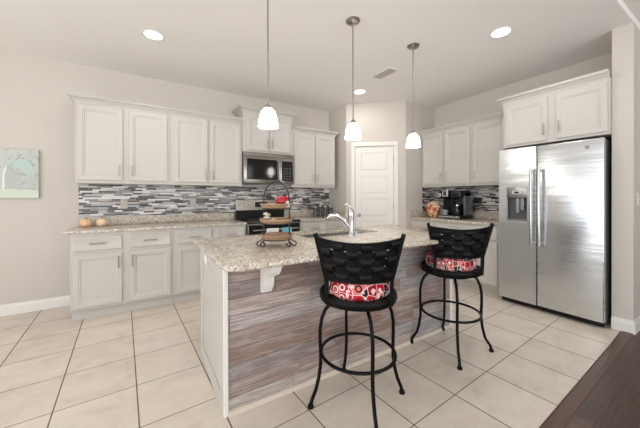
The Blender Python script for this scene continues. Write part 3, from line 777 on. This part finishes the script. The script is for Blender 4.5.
def blossom(c, r, m):
    bm = bmesh.new()
    for k in range(6):
        a = k * PI / 3; p = Vector(c) + Vector((math.cos(a) * r * .55, math.sin(a) * r * .55, 0)); s_ = bmesh.ops.create_icosphere(bm, subdivisions=2, radius=r * .55)
        bmesh.ops.scale(bm, vec=(1, 1, .6), verts=s_['verts']); bmesh.ops.translate(bm, vec=p, verts=s_['verts'])
    s_ = bmesh.ops.create_icosphere(bm, subdivisions=2, radius=r * .45); bmesh.ops.translate(bm, vec=Vector(c) + Vector((0, 0, r * .25)), verts=s_['verts'])
    return bm
for c, r in (((0, 0, .03), .022), ((.012, .02, .048), .02), ((-.012, -.012, .055), .018), ((.04, -.004, .018), .018)): link('blossom', blossom(c, r, MF), MF, fw_, 'all')
for a in range(5):
    bm = bmesh.new(); th_ = a * 1.26; L_ = .04
    loops(bm, [[(math.cos(th_) * L_ * k / 4 - math.sin(th_) * w2, math.sin(th_) * L_ * k / 4 + math.cos(th_) * w2, .005 + .018 * math.sin(k / 4 * 2) + dz) for w2, dz in ((-w1, 0), (w1, 0), (w1, .001), (-w1, .001))] for k, w1 in enumerate((.002, .008, .01, .007, .001))]); link('leaf', bm, MG, fw_)

# ------------------------------------------------------------------ things on the counters
def pumpkin(name, label, loc, r, m):
    t = empty(name, label, 'pumpkin', loc, random.random(), 'small pumpkins on the left counter')
    wob = lambda a: 1 - .07 * abs(math.cos(a * 4.5)) ** 4
    link('fruit', lathe(bmesh.new(), [(0, .012), (r * .35, .002), (r * .75, .006), (r, r * .55), (r * .98, r * 1.0), (r * .72, r * 1.5), (r * .35, r * 1.62), (0, r * 1.5)], 54, wob=wob), m, t, 'all')
    link('stem', tube(bmesh.new(), [(0, 0, r * 1.48), (.002, 0, r * 1.7), (.008, 0, r * 1.95)], [.008, .005, .006], 8), mat('stem', srgb(120, 92, 60), .8), t, True)
PK = mat('peach pumpkin', srgb(232, 190, 150), .55)
pumpkin('pumpkin', 'small peach pumpkin nearest the left end of the counter', (-.548, 4.0, ZT1), .055, PK)
pumpkin('pumpkin', 'small pale pumpkin, the right one of the pair on the left counter', (-.412, 4.02, ZT1), .052, mat('cream pumpkin', srgb(236, 208, 176), .55))

JG = mat('dark jar glass', (.015, .015, .017), .12, coat=.6)
for i, (x, y, h, r, lb) in enumerate(((2.44, 4.06, .185, .036, 'black lidded canister at the left of the row, nearest the stove'),
                                   (2.545, 4.08, .205, .032, 'taller black canister, second from the left in the row beside the pantry wall'),
                                   (2.64, 4.07, .19, .034, 'black canister, third from the left in the row beside the pantry wall'),
                                   (2.735, 4.05, .18, .036, 'black canister at the right of the row, closest to the pantry wall'))):
    t = empty('canister', lb, 'canister', (x, y, ZT1), 0, 'dark canisters beside the pantry wall')
    link('jar', lathe(bmesh.new(), [(0, 0), (r, 0), (r, h * .75), (r * .86, h * .82), (0, h * .82)], 24), JG, t, True)
    link('lid', lathe(bmesh.new(), [(0, h * .82), (r * .9, h * .82), (r * .9, h * .93), (r * .3, h * .94), (r * .25, h), (0, h)], 24), NICKEL, t, True)
    link('band', lathe(bmesh.new(), [(r + .0004, h * .3), (r + .0012, h * .3), (r + .0012, h * .5), (r + .0004, h * .5)], 24), mat('label grey', srgb(96, 92, 88), .5), t, True)

# coffee maker (front faces -X): local x runs to the photo's right
cm = empty('coffee_maker', 'black double coffee maker with chrome square buttons on a chrome-trimmed drawer base', 'coffee maker', (3.80, 2.70, ZT1), RZ)
cm.scale = (.90, 1, 1)
CW = .40
link('drawer_base', B(0, CW, 0, .32, 0, .055, .006, 2), BLACK, cm, True)
bm = bmesh.new()
for k in range(10): box(bm, .012 + k * .038, .042 + k * .038, -.006, .004, .012, .044, .004, 2)
link('pod_fronts', bm, CHROME, cm, True)
bo = B(0.01, .20, .11, .30, .055, .40, .015, 3); box(bo, .01, .20, .0, .3, .30, .42, .02, 3); link('brewer_body', bo, BLACK, cm, True)
bo = B(.205, .39, .13, .30, .055, .40, .015, 3); box(bo, .205, .39, .02, .3, .31, .41, .02, 3); link('brewer_body', bo, BGLASS, cm, True)
def sq(x0, x1, z0, z1, y, parent_name):
    o = link(parent_name, box(box(B(x0, x1, y - .006, y, z0, z1, .004, 2), x0 + .012, x1 - .012, y - .009, y - .005, z0 + .012, z1 - .012, .003, 1), x0 + .02, x1 - .02, y - .0095, y - .009, z0 + .02, z1 - .02), CHROME, cm, True); return o
o = sq(.0, .06, .32, .38, -.002, 'control_button'); o = sq(.085, .19, .325, .43, -.003, 'control_button')
link('button_face', B(.112, .163, -.0135, -.012, .353, .403, .002, 1), mat('screen dark', (.06, .055, .05), .3), o)
link('drip_tray', B(.04, .175, .0, .11, .055, .07, .003, 1), CHROME, cm, True)
link('carafe', lathe(bmesh.new(), [(0, 0), (.052, 0), (.062, .03), (.06, .09), (.042, .14), (.04, .16), (0, .16)], 28, (.30, .075, .058)), BGLASS, cm, True)
link('carafe_band', lathe(bmesh.new(), [(.0425, .138), (.045, .138), (.045, .15), (.0425, .15)], 28, (.30, .075, .058)), CHROME, cm, True)
link('carafe_handle', tube(bmesh.new(), [(.30, .03, .205), (.30, -.015, .19), (.30, -.02, .14), (.30, .018, .11)], .007, 8), BLACK, cm, True)
link('water_tank', B(.392, .43, .08, .28, .055, .34, .01, 2), mat('smoky tank', (.07, .08, .09), .08, coat=1), cm, True)
cu = empty('coffee_mug', 'small white mug on the drip tray of the coffee maker', 'mug', (3.845, 2.603, ZT1 + .0705), 0)
link('cup', lathe(bmesh.new(), [(0, 0), (.026, 0), (.03, .01), (.03, .06), (.027, .06), (.026, .012), (0, .008)], 24), mat('mug blue grey', srgb(150, 160, 176), .25), cu, True)
link('handle', tube(bmesh.new(), [(-.004, -.028, .05), (-.004, -.046, .045), (-.004, -.046, .022), (-.004, -.028, .016)], .004, 8), mat('mug handle', srgb(150, 160, 176), .25), cu, True)

# decorated treat jar
jr = empty('cookie_jar', 'round cookie jar with red and cream pattern and wooden lid left of the coffee maker', 'jar', (3.90, 2.855, ZT1), RZ)
mj = mat('patterned jar', (1, 1, 1), .25); g = G(mj); o_ = g.obj(); v = g.voro(o_, 32)
g.color(g.ramp(g.sep(v.outputs['Color'])[0], [(0, srgb(236, 222, 204)), (.35, srgb(172, 36, 38)), (.6, srgb(96, 44, 32)), (.75, srgb(226, 160, 110))], True))
link('bowl', lathe(bmesh.new(), [(0, 0), (.055, 0), (.066, .02), (.094, .09), (.112, .15), (.114, .17), (.096, .19), (.085, .2), (0, .2)], 32), mj, jr, True)
link('base', lathe(bmesh.new(), [(.05, 0.0), (.058, 0), (.060, .016), (.056, .018)], 32), mat('copper', srgb(190, 120, 90), .3, .7), jr, True)
link('lid', lathe(bmesh.new(), [(0, .2), (.088, .2), (.09, .222), (.085, .236), (.03, .242), (.018, .25), (.016, .262), (0, .265)], 32), mat('pale wood lid', srgb(206, 176, 138), .5), jr, True)

# ------------------------------------------------------------------ painting
AX1, AX0, AZ0, AZ1 = -.965, -1.72, 1.217, 1.728
pa = empty('painting', 'pale blue-green canvas painting hanging on the wall at the left edge', 'painting', (AX0, YW, AZ0), 0)
mc = mat('canvas paint', (1, 1, 1), .75); g = G(mc); o_ = g.obj(); X, Y, Z = g.sep(o_)
n1 = g.noise(g.scale(o_, 3, 3, 2), 2.5, 5, .6, .8); n2 = g.noise(o_, 22, 4, .6)
c = g.ramp(n1, [(.3, srgb(190, 196, 190)), (.7, srgb(206, 202, 188)), (.5, srgb(197, 203, 199))])
c = g.mix(g.ramp(n2, [(.56, (0, 0, 0)), (.64, (1, 1, 1))]), c, srgb(170, 180, 160))
g.color(c)
AW, AH = AX1 - AX0, AZ1 - AZ0
link('canvas', B(0, AW, -.035, -.001, 0, AH, .003, 2), mc, pa, True)
def shape(name, pts, y, col):
    bm = bmesh.new(); loops(bm, [[(x, -.035, z) for x, z in pts], [(x, -.035 - y, z) for x, z in pts]]); return link(name, bm, mat('paint ' + name, col, .8), pa)
def arch(x, w, z0, h):
    return [(x - w, z0), (x + w, z0), (x + w, z0 + h * .6)] + [(x + w * math.cos(a), z0 + h * .6 + h * .4 * math.sin(a)) for a in [PI * k / 8 for k in range(1, 8)]] + [(x - w, z0 + h * .6)]
shape('meadow', [(0.002, .002), (AW - .002, .002), (AW - .002, .085), (AW * .7, .10), (AW * .35, .085), (.002, .1)], .0006, srgb(206, 216, 200))
shape('grey_arch', arch(.565, .06, .10, .22), .0008, srgb(188, 192, 190))
shape('white_trunk', [(.482, .09), (.50, .09), (.498, .25), (.52, .33), (.512, .335), (.488, .27)], .001, srgb(232, 234, 228))
shape('beige_figure', arch(.33, .06, .10, .34), .0007, srgb(204, 196, 172))
shape('leafy_crown', [(.54, .40), (.58, .42), (.63, .41), (.69, .37), (.715, .29), (.68, .25), (.66, .30), (.62, .30), (.58, .33), (.55, .36)], .0011, srgb(186, 204, 200))
bm = bmesh.new()
for k in range(60):
    a = k / 60
    if k < 30: x, z = .05 + .68 * k / 30, .095 + .008 * math.sin(k)
    else: b = (k - 30) / 30 * 5; x, z = .63 + .085 * math.cos(b) + random.uniform(-.01, .01), .33 + .085 * math.sin(b) + random.uniform(-.01, .01)
    if 0.01 < x < AW - .01: tube(bm, [(x, -.034, z), (x, -.0368, z)], random.uniform(.003, .006), 7)
link('leaf_dabs', bm, mat('paint leaf dabs', srgb(128, 142, 120), .8), pa)

# ------------------------------------------------------------------ ceiling fixtures
def add_light(name, kind, loc, energy, parent, size=.1, col=(1, .96, .91), spot=None):
    l = bpy.data.lights.new(name, kind); l.energy = energy; l.color = col
    if kind == 'AREA': l.shape = 'DISK'; l.size = size
    elif kind == 'POINT': l.shadow_soft_size = size
    o = bpy.data.objects.new(name, l); C.objects.link(o); o.location = loc; o.parent = parent; return o


for x, y, lb in ((.078, 3.085, 'round recessed ceiling light above the left counter'), (2.66, 3.17, 'round recessed ceiling light nearest the pantry door'),
                 (2.824, 1.34, 'round recessed ceiling light nearest the refrigerator')):
    t = empty('recessed_light', lb, 'ceiling light', (x, y, ZC), 0, 'recessed lights in the kitchen ceiling')
    link('trim_ring', lathe(bmesh.new(), [(.075, -.001), (.084, -.001), (.084, -.006), (.09, -.009), (.075, -.006)], 36), TRIM, t, True)
    link('lens', lathe(bmesh.new(), [(0, -.003), (.0755, -.003), (.0755, -.001), (0, -.001)], 36), CANG, t)
    add_light('lamp', 'AREA', (0, 0, -.012), CAN_W, t, .15)

for x, lb in ((.762, 'nickel pendant light over the left end of the island'), (1.543, 'nickel pendant light hanging in the middle of the three'), (2.318, 'nickel pendant light farthest right, nearest the refrigerator')):
    t = empty('pendant_light', lb, 'pendant light', (x, 1.93, ZC), 0, 'pendant lights over the island')
    link('canopy', lathe(bmesh.new(), [(0, -.001), (.062, -.001), (.062, -.008), (.05, -.02), (.02, -.03), (.012, -.034), (0, -.034)], 32), NICKEL, t, True)
    link('rod', tube(bmesh.new(), [(0, 0, -.03), (0, 0, -.865)], .0055, 10), NICKEL, t, True)
    link('socket_cap', lathe(bmesh.new(), [(0, -.862), (.009, -.862), (.018, -.872), (.031, -.885), (.034, -.893), (0, -.893)], 24), NICKEL, t, True)
    s = link('glass_shade', lathe(bmesh.new(), [(.012, -.893), (.030, -.897), (.047, -.912), (.058, -.938), (.065, -.975), (.070, -1.018), (.071, -1.026), (.067, -1.026), (.061, -.975), (.054, -.942), (.043, -.918), (.027, -.902), (.012, -.898)], 36), GLOW, t, 'all')
    add_light('lamp', 'POINT', (0, 0, -1.06), PEND_W, t, .04, (1, .9, .78))

vt = empty('ceiling_vent', 'white rectangular air vent in the ceiling beside a recessed light', 'vent', (2.53, 2.545, ZC), 0)
bm = bmesh.new()
for q in ((-.085, .085, -.165, -.14), (-.085, .085, .14, .165), (-.085, -.06, -.14, .14), (.06, .085, -.14, .14)): box(bm, *q, -.008, 0)
link('frame', bm, TRIM, vt)
link('duct_back', B(-.06, .06, -.14, .14, -.0015, -.0005), mat('duct dark', (.25, .24, .22), .8), vt)
for k in range(7):
    x = -.052 + k * .0173
    link('slat', loops(bmesh.new(), [[(x, y, -.001), (x + .002, y, -.001), (x + .011, y, -.008), (x + .009, y, -.008)] for y in (-.14, .14)]), mat('slat', srgb(190, 184, 174), .5), vt)
